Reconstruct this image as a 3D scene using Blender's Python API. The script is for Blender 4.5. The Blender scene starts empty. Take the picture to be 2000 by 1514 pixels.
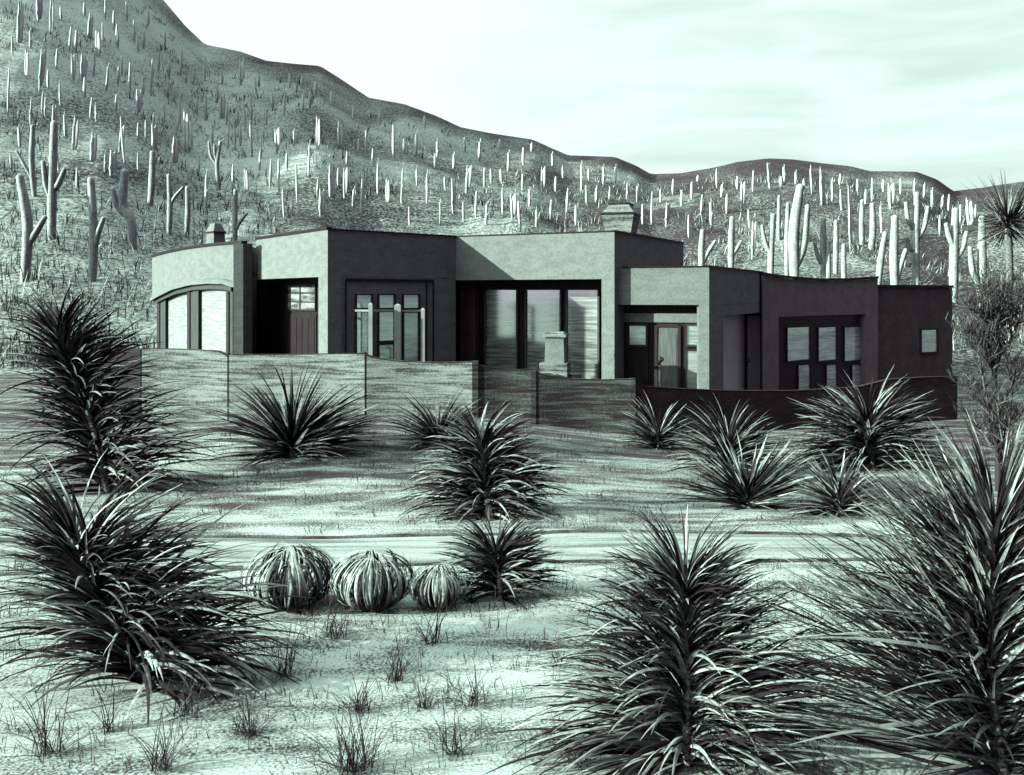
import bpy, math, random
from mathutils import Vector, noise
S = bpy.context.scene
R = math.radians
rng = random.Random(11)

# ---------------------------------------------------------------- camera
HC, F, VH = 3.86, 1700.0, 575.0          # eye height, focal length in photo pixels, horizon row
cam = bpy.data.cameras.new("camera")
cam.sensor_width = 36; cam.lens = 36 * F / 2000; cam.shift_y = -(757 - VH) / 2000
cam.clip_start = 0.1; cam.clip_end = 5000
co = bpy.data.objects.new("camera", cam); S.collection.objects.link(co)
co.location = (0, 0, HC); co.rotation_euler = (R(90), 0, 0)
S.camera = co
# ---------------------------------------------------------------- sun and sky
SUN_EL = 16.5
sh = Vector((-.948, -.318, 0)).normalized()
sdir = Vector((sh.x * math.cos(R(SUN_EL)), sh.y * math.cos(R(SUN_EL)), math.sin(R(SUN_EL))))
sl = bpy.data.lights.new("sun", 'SUN'); sl.energy = 4.5; sl.angle = R(0.6); sl.color = (1, .97, .92)
so = bpy.data.objects.new("sun", sl); S.collection.objects.link(so)
so.rotation_euler = sdir.to_track_quat('Z', 'Y').to_euler(); so.location = (-30, -10, 20)
S.view_settings.view_transform = 'Standard'; S.view_settings.look = 'None'
S.view_settings.exposure = 0.85
S.cycles.diffuse_bounces = 0; S.view_settings.gamma = 1.0
w = bpy.data.worlds.new("World"); S.world = w; w.use_nodes = True
nt = w.node_tree; N = nt.nodes; L = nt.links
for n in list(N): N.remove(n)
out = N.new('ShaderNodeOutputWorld'); bg = N.new('ShaderNodeBackground'); L.new(bg.outputs[0], out.inputs[0])
bg.inputs['Strength'].default_value = 0.1
sky = N.new('ShaderNodeTexSky'); sky.sky_type = 'NISHITA'; sky.sun_disc = False
sky.sun_elevation = R(SUN_EL); sky.sun_rotation = R(252)
bw = N.new('ShaderNodeRGBToBW'); L.new(sky.outputs[0], bw.inputs[0])
tint = N.new('ShaderNodeMix'); tint.data_type = 'RGBA'; tint.blend_type = 'MULTIPLY'; tint.inputs[0].default_value = 1
L.new(bw.outputs[0], tint.inputs[6]); tint.inputs[7].default_value = (.42, .27, .39, 1)
tc = N.new('ShaderNodeTexCoord'); mp = N.new('ShaderNodeMapping'); mp.inputs['Scale'].default_value = (1.6, 1.6, 9)
mp.inputs['Rotation'].default_value = (0, R(-9), 0)
L.new(tc.outputs['Generated'], mp.inputs[0])
cn = N.new('ShaderNodeTexNoise'); cn.inputs['Scale'].default_value = 2.6; cn.inputs['Detail'].default_value = 5
cn.inputs['Distortion'].default_value = .6
L.new(mp.outputs[0], cn.inputs[0])
cr = N.new('ShaderNodeValToRGB'); L.new(cn.outputs[0], cr.inputs[0])
cr.color_ramp.elements[0].position = .33; cr.color_ramp.elements[0].color = (3.75, 4.95, 4.5, 1)
cr.color_ramp.elements[1].position = .60; cr.color_ramp.elements[1].color = (4.9, 5.9, 5.6, 1)
sx = N.new('ShaderNodeSeparateXYZ'); L.new(tc.outputs['Generated'], sx.inputs[0])
# the cloud bank is brightest left of the middle of the view and thins to pale mint on the right
lr = N.new('ShaderNodeMapRange'); L.new(sx.outputs[0], lr.inputs[0])
lr.inputs[1].default_value = -.15; lr.inputs[2].default_value = .18; lr.inputs[3].default_value = 0; lr.inputs[4].default_value = 1
cm = N.new('ShaderNodeMix'); cm.data_type = 'RGBA'; L.new(lr.outputs[0], cm.inputs[0])
cm.inputs[6].default_value = (5.4, 6.1, 5.9, 1); L.new(cr.outputs[0], cm.inputs[7])
fm = N.new('ShaderNodeMapRange'); L.new(sx.outputs[1], fm.inputs[0])
fm.inputs[1].default_value = .60; fm.inputs[2].default_value = .78; fm.inputs[3].default_value = 0; fm.inputs[4].default_value = 1
wm = N.new('ShaderNodeMix'); wm.data_type = 'RGBA'; L.new(fm.outputs[0], wm.inputs[0])
# bright patch of sky added overhead, out of view, to lift ground and hill
zm = N.new('ShaderNodeMapRange'); L.new(sx.outputs[2], zm.inputs[0])
zm.inputs[1].default_value = .86; zm.inputs[2].default_value = .97; zm.inputs[3].default_value = 0; zm.inputs[4].default_value = 1
zx = N.new('ShaderNodeMix'); zx.data_type = 'RGBA'; L.new(zm.outputs[0], zx.inputs[0]); L.new(tint.outputs[2], zx.inputs[6]); zx.inputs[7].default_value = (15, 16.2, 15.8, 1)
# glow added above the sun, out of view, to light shaded cacti
dp = N.new('ShaderNodeVectorMath'); dp.operation = 'DOT_PRODUCT'; L.new(tc.outputs['Generated'], dp.inputs[0])
dp.inputs[1].default_value = (sh.x * math.cos(R(32)), sh.y * math.cos(R(32)), math.sin(R(32)))
gm = N.new('ShaderNodeMapRange'); L.new(dp.outputs['Value'], gm.inputs[0])
gm.inputs[1].default_value = .72; gm.inputs[2].default_value = .96; gm.inputs[3].default_value = 0; gm.inputs[4].default_value = 1
gx = N.new('ShaderNodeMix'); gx.data_type = 'RGBA'; L.new(gm.outputs[0], gx.inputs[0]); L.new(zx.outputs[2], gx.inputs[6]); gx.inputs[7].default_value = (12, 12.6, 12.2, 1)
L.new(gx.outputs[2], wm.inputs[6]); L.new(cm.outputs[2], wm.inputs[7]); L.new(wm.outputs[2], bg.inputs[0])

# ---------------------------------------------------------------- helpers
def mint(l): return (min(1, l * .81), min(1, l * 1.10), min(1, l * .98), 1)
def plum(l): return (l * 1.02, l * .95, l * 1.02, 1)

def mat(name, stops, scale=(1, 1, 1), nscale=3.0, detail=6, rough=.9, grain=None, gamt=.5, bump=0.0,
        bscale=40, distort=0.0, spec=.2, attr=None):
    """procedural material: a stretched noise through a ramp, broken up by a fine grain"""
    m = bpy.data.materials.new(name); m.use_nodes = True
    t = m.node_tree; n = t.nodes; l = t.links; b = n['Principled BSDF']
    b.inputs['Roughness'].default_value = rough; b.inputs['Specular IOR Level'].default_value = spec
    g = n.new('ShaderNodeNewGeometry'); mp = n.new('ShaderNodeMapping'); mp.inputs['Scale'].default_value = scale
    l.new(g.outputs['Position'], mp.inputs[0])
    a = n.new('ShaderNodeTexNoise'); a.inputs['Scale'].default_value = nscale; a.inputs['Detail'].default_value = detail
    a.inputs['Distortion'].default_value = distort
    l.new(mp.outputs[0], a.inputs[0]); fac = a.outputs[0]
    if grain:
        q = n.new('ShaderNodeTexNoise'); q.inputs['Scale'].default_value = grain; q.inputs['Detail'].default_value = 2
        l.new(g.outputs['Position'], q.inputs[0])
        x = n.new('ShaderNodeMath'); x.operation = 'SUBTRACT'; l.new(q.outputs[0], x.inputs[0]); x.inputs[1].default_value = .5
        y = n.new('ShaderNodeMath'); y.operation = 'MULTIPLY_ADD'; l.new(x.outputs[0], y.inputs[0]); y.inputs[1].default_value = gamt
        l.new(fac, y.inputs[2]); fac = y.outputs[0]
    if attr:
        at = n.new('ShaderNodeAttribute'); at.attribute_name = attr
        y = n.new('ShaderNodeMath'); y.operation = 'ADD'; l.new(fac, y.inputs[0]); l.new(at.outputs['Fac'], y.inputs[1]); fac = y.outputs[0]
    r = n.new('ShaderNodeValToRGB'); l.new(fac, r.inputs[0])
    e = r.color_ramp.elements
    while len(e) < len(stops): e.new(.5)
    for i, (p, c) in enumerate(stops): e[i].position = p; e[i].color = c
    l.new(r.outputs[0], b.inputs['Base Color'])
    if bump:
        q = n.new('ShaderNodeTexNoise'); q.inputs['Scale'].default_value = bscale; q.inputs['Detail'].default_value = 4
        l.new(mp.outputs[0], q.inputs[0])
        u = n.new('ShaderNodeBump'); u.inputs['Strength'].default_value = bump; u.inputs['Distance'].default_value = .5 / bscale
        l.new(q.outputs[0], u.inputs['Height']); l.new(u.outputs[0], b.inputs['Normal'])
    return m

def leafmat(name, dark, light, share, rough=.55, mid=None):
    """each leaf takes its own tone: a share is pale for painted-in highlights, the rest dark"""
    m = bpy.data.materials.new(name); m.use_nodes = True
    t = m.node_tree; n = t.nodes; l = t.links; b = n['Principled BSDF']
    b.inputs['Roughness'].default_value = .85; b.inputs['Specular IOR Level'].default_value = .12
    g = n.new('ShaderNodeNewGeometry'); r = n.new('ShaderNodeValToRGB'); l.new(g.outputs['Random Per Island'], r.inputs[0])
    e = r.color_ramp.elements; e[0].position = 1 - share - .12; e[0].color = dark
    e[1].position = min(1, 1 - share + .1); e[1].color = light
    a = n.new('ShaderNodeTexNoise'); a.inputs['Scale'].default_value = 14; a.inputs['Detail'].default_value = 3
    l.new(g.outputs['Position'], a.inputs[0])
    mx = n.new('ShaderNodeMix'); mx.data_type = 'RGBA'; mx.blend_type = 'MIX'
    rr = n.new('ShaderNodeValToRGB'); l.new(a.outputs[0], rr.inputs[0]); rr.color_ramp.elements[0].position = .42; rr.color_ramp.elements[1].position = .62
    fa = n.new('ShaderNodeMath'); fa.operation = 'MULTIPLY'; fa.inputs[1].default_value = .45; l.new(rr.outputs[0], fa.inputs[0])
    l.new(fa.outputs[0], mx.inputs[0]); l.new(r.outputs[0], mx.inputs[6]); mx.inputs[7].default_value = mid or dark
    l.new(mx.outputs[2], b.inputs['Base Color'])
    return m

M = {}
M['stucco'] = mat('pale_stucco', [(.3, mint(.20)), (.5, mint(.24)), (.72, mint(.28))], (1, 1, 2.2), 2.2, 8, grain=20, gamt=1.3, bump=.25, bscale=30)
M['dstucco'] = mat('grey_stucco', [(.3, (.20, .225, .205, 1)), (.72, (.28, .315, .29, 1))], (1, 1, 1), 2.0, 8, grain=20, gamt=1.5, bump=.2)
M['bstucco'] = mat('shade_darkened_stucco', [(.3, (.085, .088, .085, 1)), (.72, (.14, .145, .14, 1))], (1, 1, 1), 2.0, 8, grain=20, gamt=1.5, bump=.2)  # shade of the turned-away end room put into darker stucco
M['adobe'] = mat('streaked_adobe', [(.36, mint(.08)), (.46, mint(.21)), (.62, mint(.36))], (.55, .55, 7), 1.7, 6, grain=22, gamt=.45, bump=.4, bscale=6, distort=.5)
M['adobe_mid'] = mat('shade_toned_adobe', [(.38, plum(.025)), (.52, mint(.065)), (.66, mint(.13))], (.55, .55, 7), 1.7, 6, grain=22, gamt=.45, bump=.4, bscale=6, distort=.5)  # lesser light on the right-middle panels put into a darker colour
M['adobe_shade'] = mat('shaded_brown_plaster', [(.35, (.034, .028, .030, 1)), (.66, (.062, .054, .056, 1))], (.8, .8, 3), 2, 6, grain=20, gamt=1.2, bump=.3, bscale=8)  # shade of the turned-away right panel put into its colour
M['shade_wood'] = mat('shade_dark_timber', [(.35, plum(.010)), (.7, plum(.024))], (6, 6, .6), 3, 5, grain=40, gamt=.3, rough=.7)  # dark panel timber that also stands for porch and recess shade
M['trim'] = mat('dark_metal_trim', [(.3, (.010, .008, .010, 1)), (.7, (.02, .017, .02, 1))], rough=.6)
M['frame'] = mat('window_frame_paint', [(.3, plum(.022)), (.7, plum(.045))], (8, 8, 1), 3, rough=.6)
M['mull'] = mat('grey_green_mullion', [(.3, mint(.055)), (.7, mint(.10))], (4, 4, 1), 3, rough=.6)
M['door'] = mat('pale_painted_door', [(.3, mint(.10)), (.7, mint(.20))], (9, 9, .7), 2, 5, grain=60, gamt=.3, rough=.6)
M['sidedoor'] = mat('shade_lifted_side_door', [(.3, mint(.78)), (.7, mint(.9))], (9, 9, .7), 2, 5, rough=.6)  # paler copy of the door colour, raised against the recess shade
M['white'] = mat('white_painted_post', [(.3, mint(.36)), (.7, mint(.48))], rough=.6)
M['sand'] = mat('desert_sand', [(.30, plum(.07)), (.42, mint(.22)), (.53, mint(.46)), (.68, mint(.70))], (.42, 1.9, 1), 1.5, 9, grain=38, gamt=1.05, bump=.2, bscale=9, distort=.7, attr='soil')
M['path'] = mat('pale_path_sand', [(.32, mint(.22)), (.48, mint(.46)), (.66, mint(.62))], (.2, 3.4, 1), 1.6, 7, grain=30, gamt=.4, bump=.3, distort=.4)
M['bounce_paving'] = mat('added_dark_paving', [(.3, plum(.04)), (.7, plum(.09))], nscale=2)
M['kerb'] = mat('dark_soil', [(.35, plum(.035)), (.65, mint(.16))], (.5, 2, 1), 3, 6, grain=30, gamt=.7)
M['hill'] = mat('speckled_hillside', [(.22, plum(.05)), (.40, mint(.20)), (.56, mint(.36)), (.76, mint(.56))], (1, .8, .8), .07, 9, grain=3.6, gamt=1.6, bump=.15, bscale=2.0, distort=.5, attr='hill_shade_tone')
M['cactus'] = mat('pale_cactus_skin', [(.33, mint(.30)), (.50, mint(.50)), (.66, mint(.62))], (1, 1, .3), 4, 6, grain=9, gamt=.9, rough=.7)
M['cactus_far'] = mat('pale_far_cactus', [(.35, mint(.8)), (.6, mint(.9))], (1, 1, .3), 3, 4, rough=.8)  # even pale skin colour, raised against the hill's shade
M['leaf'] = leafmat('yucca_leaf', plum(.026), mint(.52), .42, mid=plum(.03))
M['leaf2'] = leafmat('yucca_leaf_grey', plum(.026), mint(.42), .38, mid=plum(.03))
M['agave'] = leafmat('round_agave_leaf', plum(.03), mint(.65), .58, mid=plum(.025))
M['grass'] = leafmat('dry_grass', plum(.07), mint(.28), .2)
M['twig'] = leafmat('bush_twig', plum(.045), mint(.24), .25)
M['bark'] = mat('yucca_bark', [(.4, plum(.05)), (.6, mint(.35))], (3, 3, 8), 4, 5, grain=50, gamt=.5)
M['scrub'] = leafmat('hill_scrub', plum(.04), mint(.70), .38, mid=mint(.16))

def glassmat(name, lo, hi, period, gloss, rough):
    """a blind of horizontal slats behind reflecting glass"""
    m = bpy.data.materials.new(name); m.use_nodes = True
    t = m.node_tree; n = t.nodes; l = t.links; b = n['Principled BSDF']
    g = n.new('ShaderNodeNewGeometry'); mp = n.new('ShaderNodeMapping'); mp.inputs['Scale'].default_value = (.7, .7, period)
    l.new(g.outputs['Position'], mp.inputs[0])
    a = n.new('ShaderNodeTexNoise'); a.inputs['Scale'].default_value = 1.6; a.inputs['Detail'].default_value = 3; l.new(mp.outputs[0], a.inputs[0])
    r = n.new('ShaderNodeValToRGB'); l.new(a.outputs[0], r.inputs[0])
    r.color_ramp.elements[0].position = .40; r.color_ramp.elements[0].color = lo
    r.color_ramp.elements[1].position = .60; r.color_ramp.elements[1].color = hi
    l.new(r.outputs[0], b.inputs['Base Color']); b.inputs['Roughness'].default_value = .6
    gl = n.new('ShaderNodeBsdfGlossy'); gl.inputs['Roughness'].default_value = rough; gl.inputs['Color'].default_value = (.85, 1, .95, 1)
    mx = n.new('ShaderNodeMixShader'); mx.inputs[0].default_value = gloss
    l.new(b.outputs[0], mx.inputs[1]); l.new(gl.outputs[0], mx.inputs[2]); l.new(mx.outputs[0], n['Material Output'].inputs[0])
    return m
M['blind'] = glassmat('pale_blind_behind_glass', mint(.28), mint(.42), 9, .10, .15)
M['shade_blind'] = glassmat('blind_in_shade', mint(.45), mint(.92), 9, .30, .08)
M['bigpane'] = glassmat('tall_glass', mint(.16), mint(.50), 12, .38, .10)
M['darkpane'] = glassmat('dark_glass', mint(.10), mint(.5), 5, .22, .05)

class MB:
    def __init__(s): s.v = []; s.f = []; s.s = []
    def quad(s, pts, smooth=False):
        i = len(s.v); s.v += [tuple(p) for p in pts]; s.f.append(tuple(range(i, i + len(pts)))); s.s.append(smooth)
    def prism(s, poly, z0, z1):
        """poly counter-clockwise plan points"""
        a = sum(poly[i][0] * poly[(i + 1) % len(poly)][1] - poly[(i + 1) % len(poly)][0] * poly[i][1] for i in range(len(poly)))
        if a < 0: poly = poly[::-1]
        n = len(poly); i = len(s.v)
        z0f = z0 if callable(z0) else (lambda p: z0); z1f = z1 if callable(z1) else (lambda p: z1)
        s.v += [(p[0], p[1], z0f(p)) for p in poly] + [(p[0], p[1], z1f(p)) for p in poly]
        s.f.append(tuple(i + n + k for k in range(n))); s.f.append(tuple(i + n - 1 - k for k in range(n)))
        for k in range(n): s.f.append((i + k, i + (k + 1) % n, i + n + (k + 1) % n, i + n + k))
        s.s += [False] * (n + 2)
    def wall(s, p, q, z0, z1, off, th):
        """upright slab on the plan line p-q; its outer face stands `off` towards the camera"""
        p = Vector(p[:2]); q = Vector(q[:2]); d = (q - p).normalized(); nn = Vector((d.y, -d.x))
        if nn.dot(-(p + q) / 2) < 0: nn = -nn
        a = p + nn * off; b = q + nn * off; c = q + nn * (off - th); e = p + nn * (off - th)
        s.prism([a, b, c, e], z0, z1)
    def frustum(s, c, ang, a0, b0, z0, a1, b1, z1):
        ca, sa = math.cos(ang), math.sin(ang); i = len(s.v)
        for a, b, z in ((a0, b0, z0), (a1, b1, z1)):
            for x, y in ((-a, -b), (a, -b), (a, b), (-a, b)):
                s.v.append((c[0] + x * ca - y * sa, c[1] + x * sa + y * ca, z))
        s.f += [(i + 3, i + 2, i + 1, i), (i + 4, i + 5, i + 6, i + 7)] + [(i + k, i + (k + 1) % 4, i + 4 + (k + 1) % 4, i + 4 + k) for k in range(4)]
        s.s += [False] * 6
    def tube(s, pts, rad, n=8, ribs=0, cap=True):
        pts = [Vector(p) for p in pts]; m = len(pts); i = len(s.v)
        up = Vector((0, -1, 0))
        for k, p in enumerate(pts):
            t = (pts[min(k + 1, m - 1)] - pts[max(k - 1, 0)]).normalized()
            x = up.cross(t)
            if x.length < .05: x = Vector((1, 0, 0))
            x.normalize(); y = t.cross(x)
            for j in range(n):
                a = 2 * math.pi * j / n; rr = rad[k] * (1 - ribs * (j % 2))
                s.v.append(tuple(p + x * math.cos(a) * rr + y * math.sin(a) * rr))
        for k in range(m - 1):
            for j in range(n):
                s.f.append((i + k * n + j, i + k * n + (j + 1) % n, i + (k + 1) * n + (j + 1) % n, i + (k + 1) * n + j)); s.s.append(True)
        if cap:
            s.f.append(tuple(i + (m - 1) * n + j for j in range(n))); s.s.append(True)
    def blade(s, p, az, e0, Ln, droop, wd, seg=7, sq=1.0, roll=0.0, fold=.35, twist=0.0):
        p = Vector(p); prev = None; st = Ln / seg
        for k in range(seg + 1):
            t = k / seg
            e = e0 - droop * t ** 1.25; a2 = az + twist * t
            fwd = Vector((math.cos(a2) * math.cos(e), math.sin(a2) * math.cos(e) * sq, math.sin(e)))
            side = Vector((-math.sin(a2), math.cos(a2), 0)); nrm = fwd.cross(side)
            side = side * math.cos(roll) + nrm * math.sin(roll); nrm = fwd.cross(side)
            ww = wd * min(1, .55 + t * 2.2) * (1 - t) ** .7 + .0012
            l = p + side * ww; r = p - side * ww; c = p + nrm * ww * fold
            if prev:
                i = len(s.v) - 3
                s.v += [tuple(l), tuple(c), tuple(r)]
                s.f += [(i, i + 1, i + 4, i + 3), (i + 1, i + 2, i + 5, i + 4)]; s.s += [True, True]
            else:
                s.v += [tuple(l), tuple(c), tuple(r)]
            prev = True; p = p + fwd * st
    def build(s, name, m, parent=None, loc=None):
        me = bpy.data.meshes.new(name); me.from_pydata(s.v, [], s.f); me.polygons.foreach_set('use_smooth', s.s)
        me.materials.append(M[m] if isinstance(m, str) else m); me.update()
        o = bpy.data.objects.new(name, me); S.collection.objects.link(o)
        if parent is not None:
            o.parent = parent; o.location = -parent.location if parent.parent is None else (0, 0, 0)
            if parent.parent is None and parent.type != 'EMPTY': o.location = (0, 0, 0)
        return o
def tag(o, label=None, cat=None, group=None, kind=None):
    if label: o['label'] = label
    if cat: o['category'] = cat
    if group: o['group'] = group
    if kind: o['kind'] = kind
    return o
def thing(name, label, cat, loc, group=None):
    o = bpy.data.objects.new(name, None); o.empty_display_size = .2; S.collection.objects.link(o); o.location = loc
    return tag(o, label, cat, group)

def P(u, d): return Vector(((u - 1000) / F * d, d))
def PZ(v, d): return HC - (v - VH) / F * d
def P3(u, v, d): return Vector(((u - 1000) / F * d, d, PZ(v, d)))

# ---------------------------------------------------------------- terrain
PROF = [(-40, .15), (-11, .2), (-7.1, .34), (-3.9, .57), (-1, .58), (.63, .41), (3.3, .13), (6, .03), (60, 0)]
RIDGE = [(-3000, -420), (-600, -400), (0, -260), (200, -130), (320, 0), (362, 50), (400, 86), (470, 100), (520, 118), (575, 124), (625, 128), (660, 150), (720, 190), (790, 203),
         (850, 225), (900, 248), (960, 260), (1040, 272), (1080, 290), (1110, 303), (1200, 306), (1240, 322), (1272, 340), (1330, 338),
         (1400, 326), (1440, 316), (1500, 309), (1550, 311), (1610, 319), (1660, 324), (1700, 334), (1790, 335), (1830, 350), (1862, 373), (1920, 366),
         (2000, 354), (2200, 330), (2600, 340), (3200, 300), (5000, 300)]
def lerp_tab(tab, x):
    if x <= tab[0][0]: return tab[0][1]
    for (a, b), (c, d) in zip(tab, tab[1:]):
        if x <= c:
            return b + (d - b) * (x - a) / (c - a)
    return tab[-1][1]
def sm(a, b, x):
    t = max(0, min(1, (x - a) / (b - a))); return t * t * (3 - 2 * t)
D0, D1 = 42.0, 175.0
def yard(x, y):
    z = lerp_tab(PROF, x) * sm(14.5, 22.5, y) * (1 - sm(36, 44, y))
    z += .035 * noise.noise(Vector((x * .5, y * .7, 3))) + .05 * noise.noise(Vector((x * .16, y * .3, 8))) * sm(5, 12, y)
    return z
def hill(x, y):
    u = 1000 + F * x / y
    vr = lerp_tab(RIDGE, u)
    zr = PZ(vr, D1)
    s = (y - D0) / (D1 - D0)
    if s <= 0: return s * 3
    if s > 1:
        return zr * max(0, 1 - (s - 1) * 1.2) - 1.2 * (s - 1)
    k = zr * (s ** 1.22)
    amp = 2.3 * math.sin(math.pi * min(1, s)) ** .8
    n1 = noise.noise(Vector((x * .035, y * .045, 1.3))); n2 = noise.noise(Vector((x * .11, y * .13, 5.1)))
    n1 = 1 - 2 * abs(n1) if n1 > 0 else 1 + 2 * n1 * .6
    return k + amp * (n1 - .7) * .9 + amp * .32 * n2 + .3 * noise.noise(Vector((x * .5, y * .5, 2))) * min(1, s * 6) * (1 - .8 * sm(.93, 1, s))
def height(x, y):
    return yard(x, y) if y < D0 else max(hill(x, y), yard(x, y) * (1 - sm(42, 46, y)) - .02)
def on_ground(u, v, lo=4.0, hi=D1 * 1.01):
    """first point of the terrain seen through photo pixel (u, v)"""
    d = lo
    while d < hi:
        q = P3(u, v, d)
        if q.z <= height(q.x, q.y): break
        d += .04 if d < 40 else .25
    return Vector((q.x, q.y, height(q.x, q.y)))

def grid(name, xs, ys, fn, m, attr=None):
    v = []; f = []; nx = len(xs)
    for y in ys:
        for x in xs: v.append(fn(x, y))
    for j in range(len(ys) - 1):
        for i in range(nx - 1):
            a = j * nx + i; f.append((a, a + 1, a + nx + 1, a + nx))
    me = bpy.data.meshes.new(name); me.from_pydata(v, [], f); me.polygons.foreach_set('use_smooth', [True] * len(f))
    me.materials.append(M[m])
    if attr:
        at = me.attributes.new(attr[0], 'FLOAT', 'POINT'); at.data.foreach_set('value', [attr[1](p) for p in v])
    o = bpy.data.objects.new(name, me); S.collection.objects.link(o); o['kind'] = 'structure'
    return o
xs = [-70 + i * 2 for i in range(26)] + [-18 + i * .18 for i in range(201)] + [18.2 + i * 2 for i in range(27)]
ys = [-14 + i * .8 for i in range(21)] + [3 + i * .18 for i in range(120)] + [25 + i * .8 for i in range(24)]
def soil(p):
    x, y = p[0], p[1]
    return -.13 * sm(13.5, 17.5, y) - .05 * sm(19, 22, y) + .05 * (1 - sm(10.5, 12.5, y)) + .14 * noise.noise(Vector((x * .22, y * 1.1, 6))) + .10 * noise.noise(Vector((x * .6, y * 2.0, 9))) + .03
grid('ground', xs, ys, lambda x, y: (x, y, yard(x, y)), 'sand', ('soil', soil))
mb = MB(); mb.quad([(-3000, -3000, -1.6), (3000, -3000, -1.6), (3000, 3000, -1.6), (-3000, 3000, -1.6)])
mb.build('desert_floor', 'sand')['kind'] = 'structure'
def hp(u, s):
    d = D0 - 1 + s; x = (u - 1000) / F * d
    return (x, d, hill(x, d))
def crest_shade_tone(p):
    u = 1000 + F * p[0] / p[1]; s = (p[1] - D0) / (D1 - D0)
    band = sm(.80, .99, s) * (.16 + .1 * noise.noise(Vector((u * .01, 3, 1))))  # drawn shading along the crest, painted in as darker colour
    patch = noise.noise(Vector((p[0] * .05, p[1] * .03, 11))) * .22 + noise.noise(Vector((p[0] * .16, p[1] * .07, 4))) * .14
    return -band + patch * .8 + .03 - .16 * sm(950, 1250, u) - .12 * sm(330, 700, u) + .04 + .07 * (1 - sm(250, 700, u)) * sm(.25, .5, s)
us = [-1400 + i * 60 for i in range(24)] + [i * 9 for i in range(225)] + [2030 + i * 60 for i in range(24)]
ss = [i * .75 for i in range(150)] + [112.5 + i * .6 for i in range(45)] + [140 + i * 5 for i in range(25)]
grid('hillside', us, ss, hp, 'hill', ('hill_shade_tone', crest_shade_tone))

# path across the yard: a pale sheet with a low dark soil edge on either side
def path_edge(x, k):
    far = 13.95 - .012 * (x - 2) ** 2 * .35 + .05 * math.sin(x * .9) ; near = 12.55 - .006 * (x - 2) ** 2 + .05 * math.sin(x * 1.3 + 1)
    return far if k else near
mb = MB(); X = [-14 + .25 * i for i in range(113)]
for a, b in zip(X, X[1:]):
    for k in range(6):
        def pt(x, t): y = path_edge(x, 0) * (1 - t) + path_edge(x, 1) * t; return (x, y, yard(x, y) + .012)
        mb.quad([pt(a, k / 6), pt(b, k / 6), pt(b, (k + 1) / 6), pt(a, (k + 1) / 6)], True)
mb.build('path', 'path')['kind'] = 'structure'
for k in (0, 1):
    mb = MB(); pts = []
    for x in X:
        y = path_edge(x, k) + (.03 if k else -.03); pts.append((x, y, yard(x, y) + .005))
    mb.tube(pts, [(.045 if k else .035) + .02 * noise.noise(Vector((x[0] * 2, k * 9, 0))) for x in pts], 8)
    mb.build('path_edging', 'kerb')['kind'] = 'structure'

# added unseen dark paving behind the garden wall, meant to cut bounce light
WLINE = [(-10.85, 25.4), (-8.03, 24.6), (-3.98, 23.6), (-.98, 23.2), (.57, 23.15), (3.19, 23.0), (13.6, 26.6)]
mb = MB(); cx = [-10.8 + .4 * i for i in range(61)]
for a, b in zip(cx, cx[1:]):
    for k in range(14):
        def pt(x, t): y0 = lerp_tab(WLINE, x) + .25; y = y0 + (36 - y0) * t; return (x, y, yard(x, y) + .04)
        mb.quad([pt(a, k / 14), pt(b, k / 14), pt(b, (k + 1) / 14), pt(a, (k + 1) / 14)])
mb.build('unseen_bounce_paving', 'bounce_paving')['kind'] = 'structure'
# ---------------------------------------------------------------- house
W = Vector((-8.65, 28.0)); A0 = P(500, 28.6); A = P(640, 24.1); AB = P(890, 27.1); B = P(1200, 24.9); BR = P(1335, 30.6)
CL = Vector((3.07, 25.16)); C = P(1385, 24.5); CR = P(1490, 31.0)
ZM, ZS = 5.65, 4.35
house = thing('adobe_house', 'long flat roofed pale stucco house with a curved left wing behind the garden wall', 'house', (0, 30, 0))
def wl(a, b, u):
    """plan point where the sight line of column u meets the line a-b"""
    k = (u - 1000) / F; a = Vector(a[:2]); b = Vector(b[:2]); d = b - a
    s = (k * a.y - a.x) / (d.x - k * d.y)
    return a + d * s
def offs(a, b, t):
    a = Vector(a[:2]); b = Vector(b[:2]); d = (b - a).normalized(); n = Vector((d.y, -d.x))
    if n.dot(-(a + b) / 2) < 0: n = -n
    return a + n * t, b + n * t
def coping(pts, z, h=.085, proj=.03, m='trim'):
    mb = MB()
    for p, q in zip(pts, pts[1:]):
        mb.wall(p, q, z + .002, z + h, proj, .16)
    return mb.build('coping', m, house)
def window(a, b, u0, u1, v0, v1, pane='shade_blind', fr=.07, out=.03, frame='frame', bars=(), rows=0, label=None, zb=None, back=.0):
    p = wl(a, b, u0); q = wl(a, b, u1); dm = (p.y + q.y) / 2
    z1 = PZ(v0, dm); z0 = PZ(v1, dm) if zb is None else zb
    pp, qq = offs(p, q, out - .012); dd = (qq - pp).normalized()
    mb = MB(); mb.wall(pp + dd * (fr * .5), qq - dd * (fr * .5), z0 + fr * .5, z1 - fr * .5, 0, .02)
    g = mb.build('window', pane, house)
    mb = MB()
    mb.wall(p, p + dd * fr, z0, z1, out + .03, .06 + out); mb.wall(q - dd * fr, q, z0, z1, out + .03, .06 + out)
    mb.wall(p + dd * fr, q - dd * fr, z1 - fr, z1, out + .03, .06 + out); mb.wall(p + dd * fr, q - dd * fr, z0, z0 + fr, out + .03, .06 + out)
    for bu in bars:
        c = p.lerp(q, bu); mb.wall(c - dd * .02, c + dd * .02, z0 + fr, z1 - fr, out + .02, .03)
    for r in range(1, rows):
        z = z0 + (z1 - z0) * r / rows; mb.wall(p + dd * fr, q - dd * fr, z - .018, z + .018, out + .018, .03)
    f = mb.build('frame', frame, g)
    f.location = (0, 0, 0)
    if label: g['label'] = label
    return g
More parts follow.
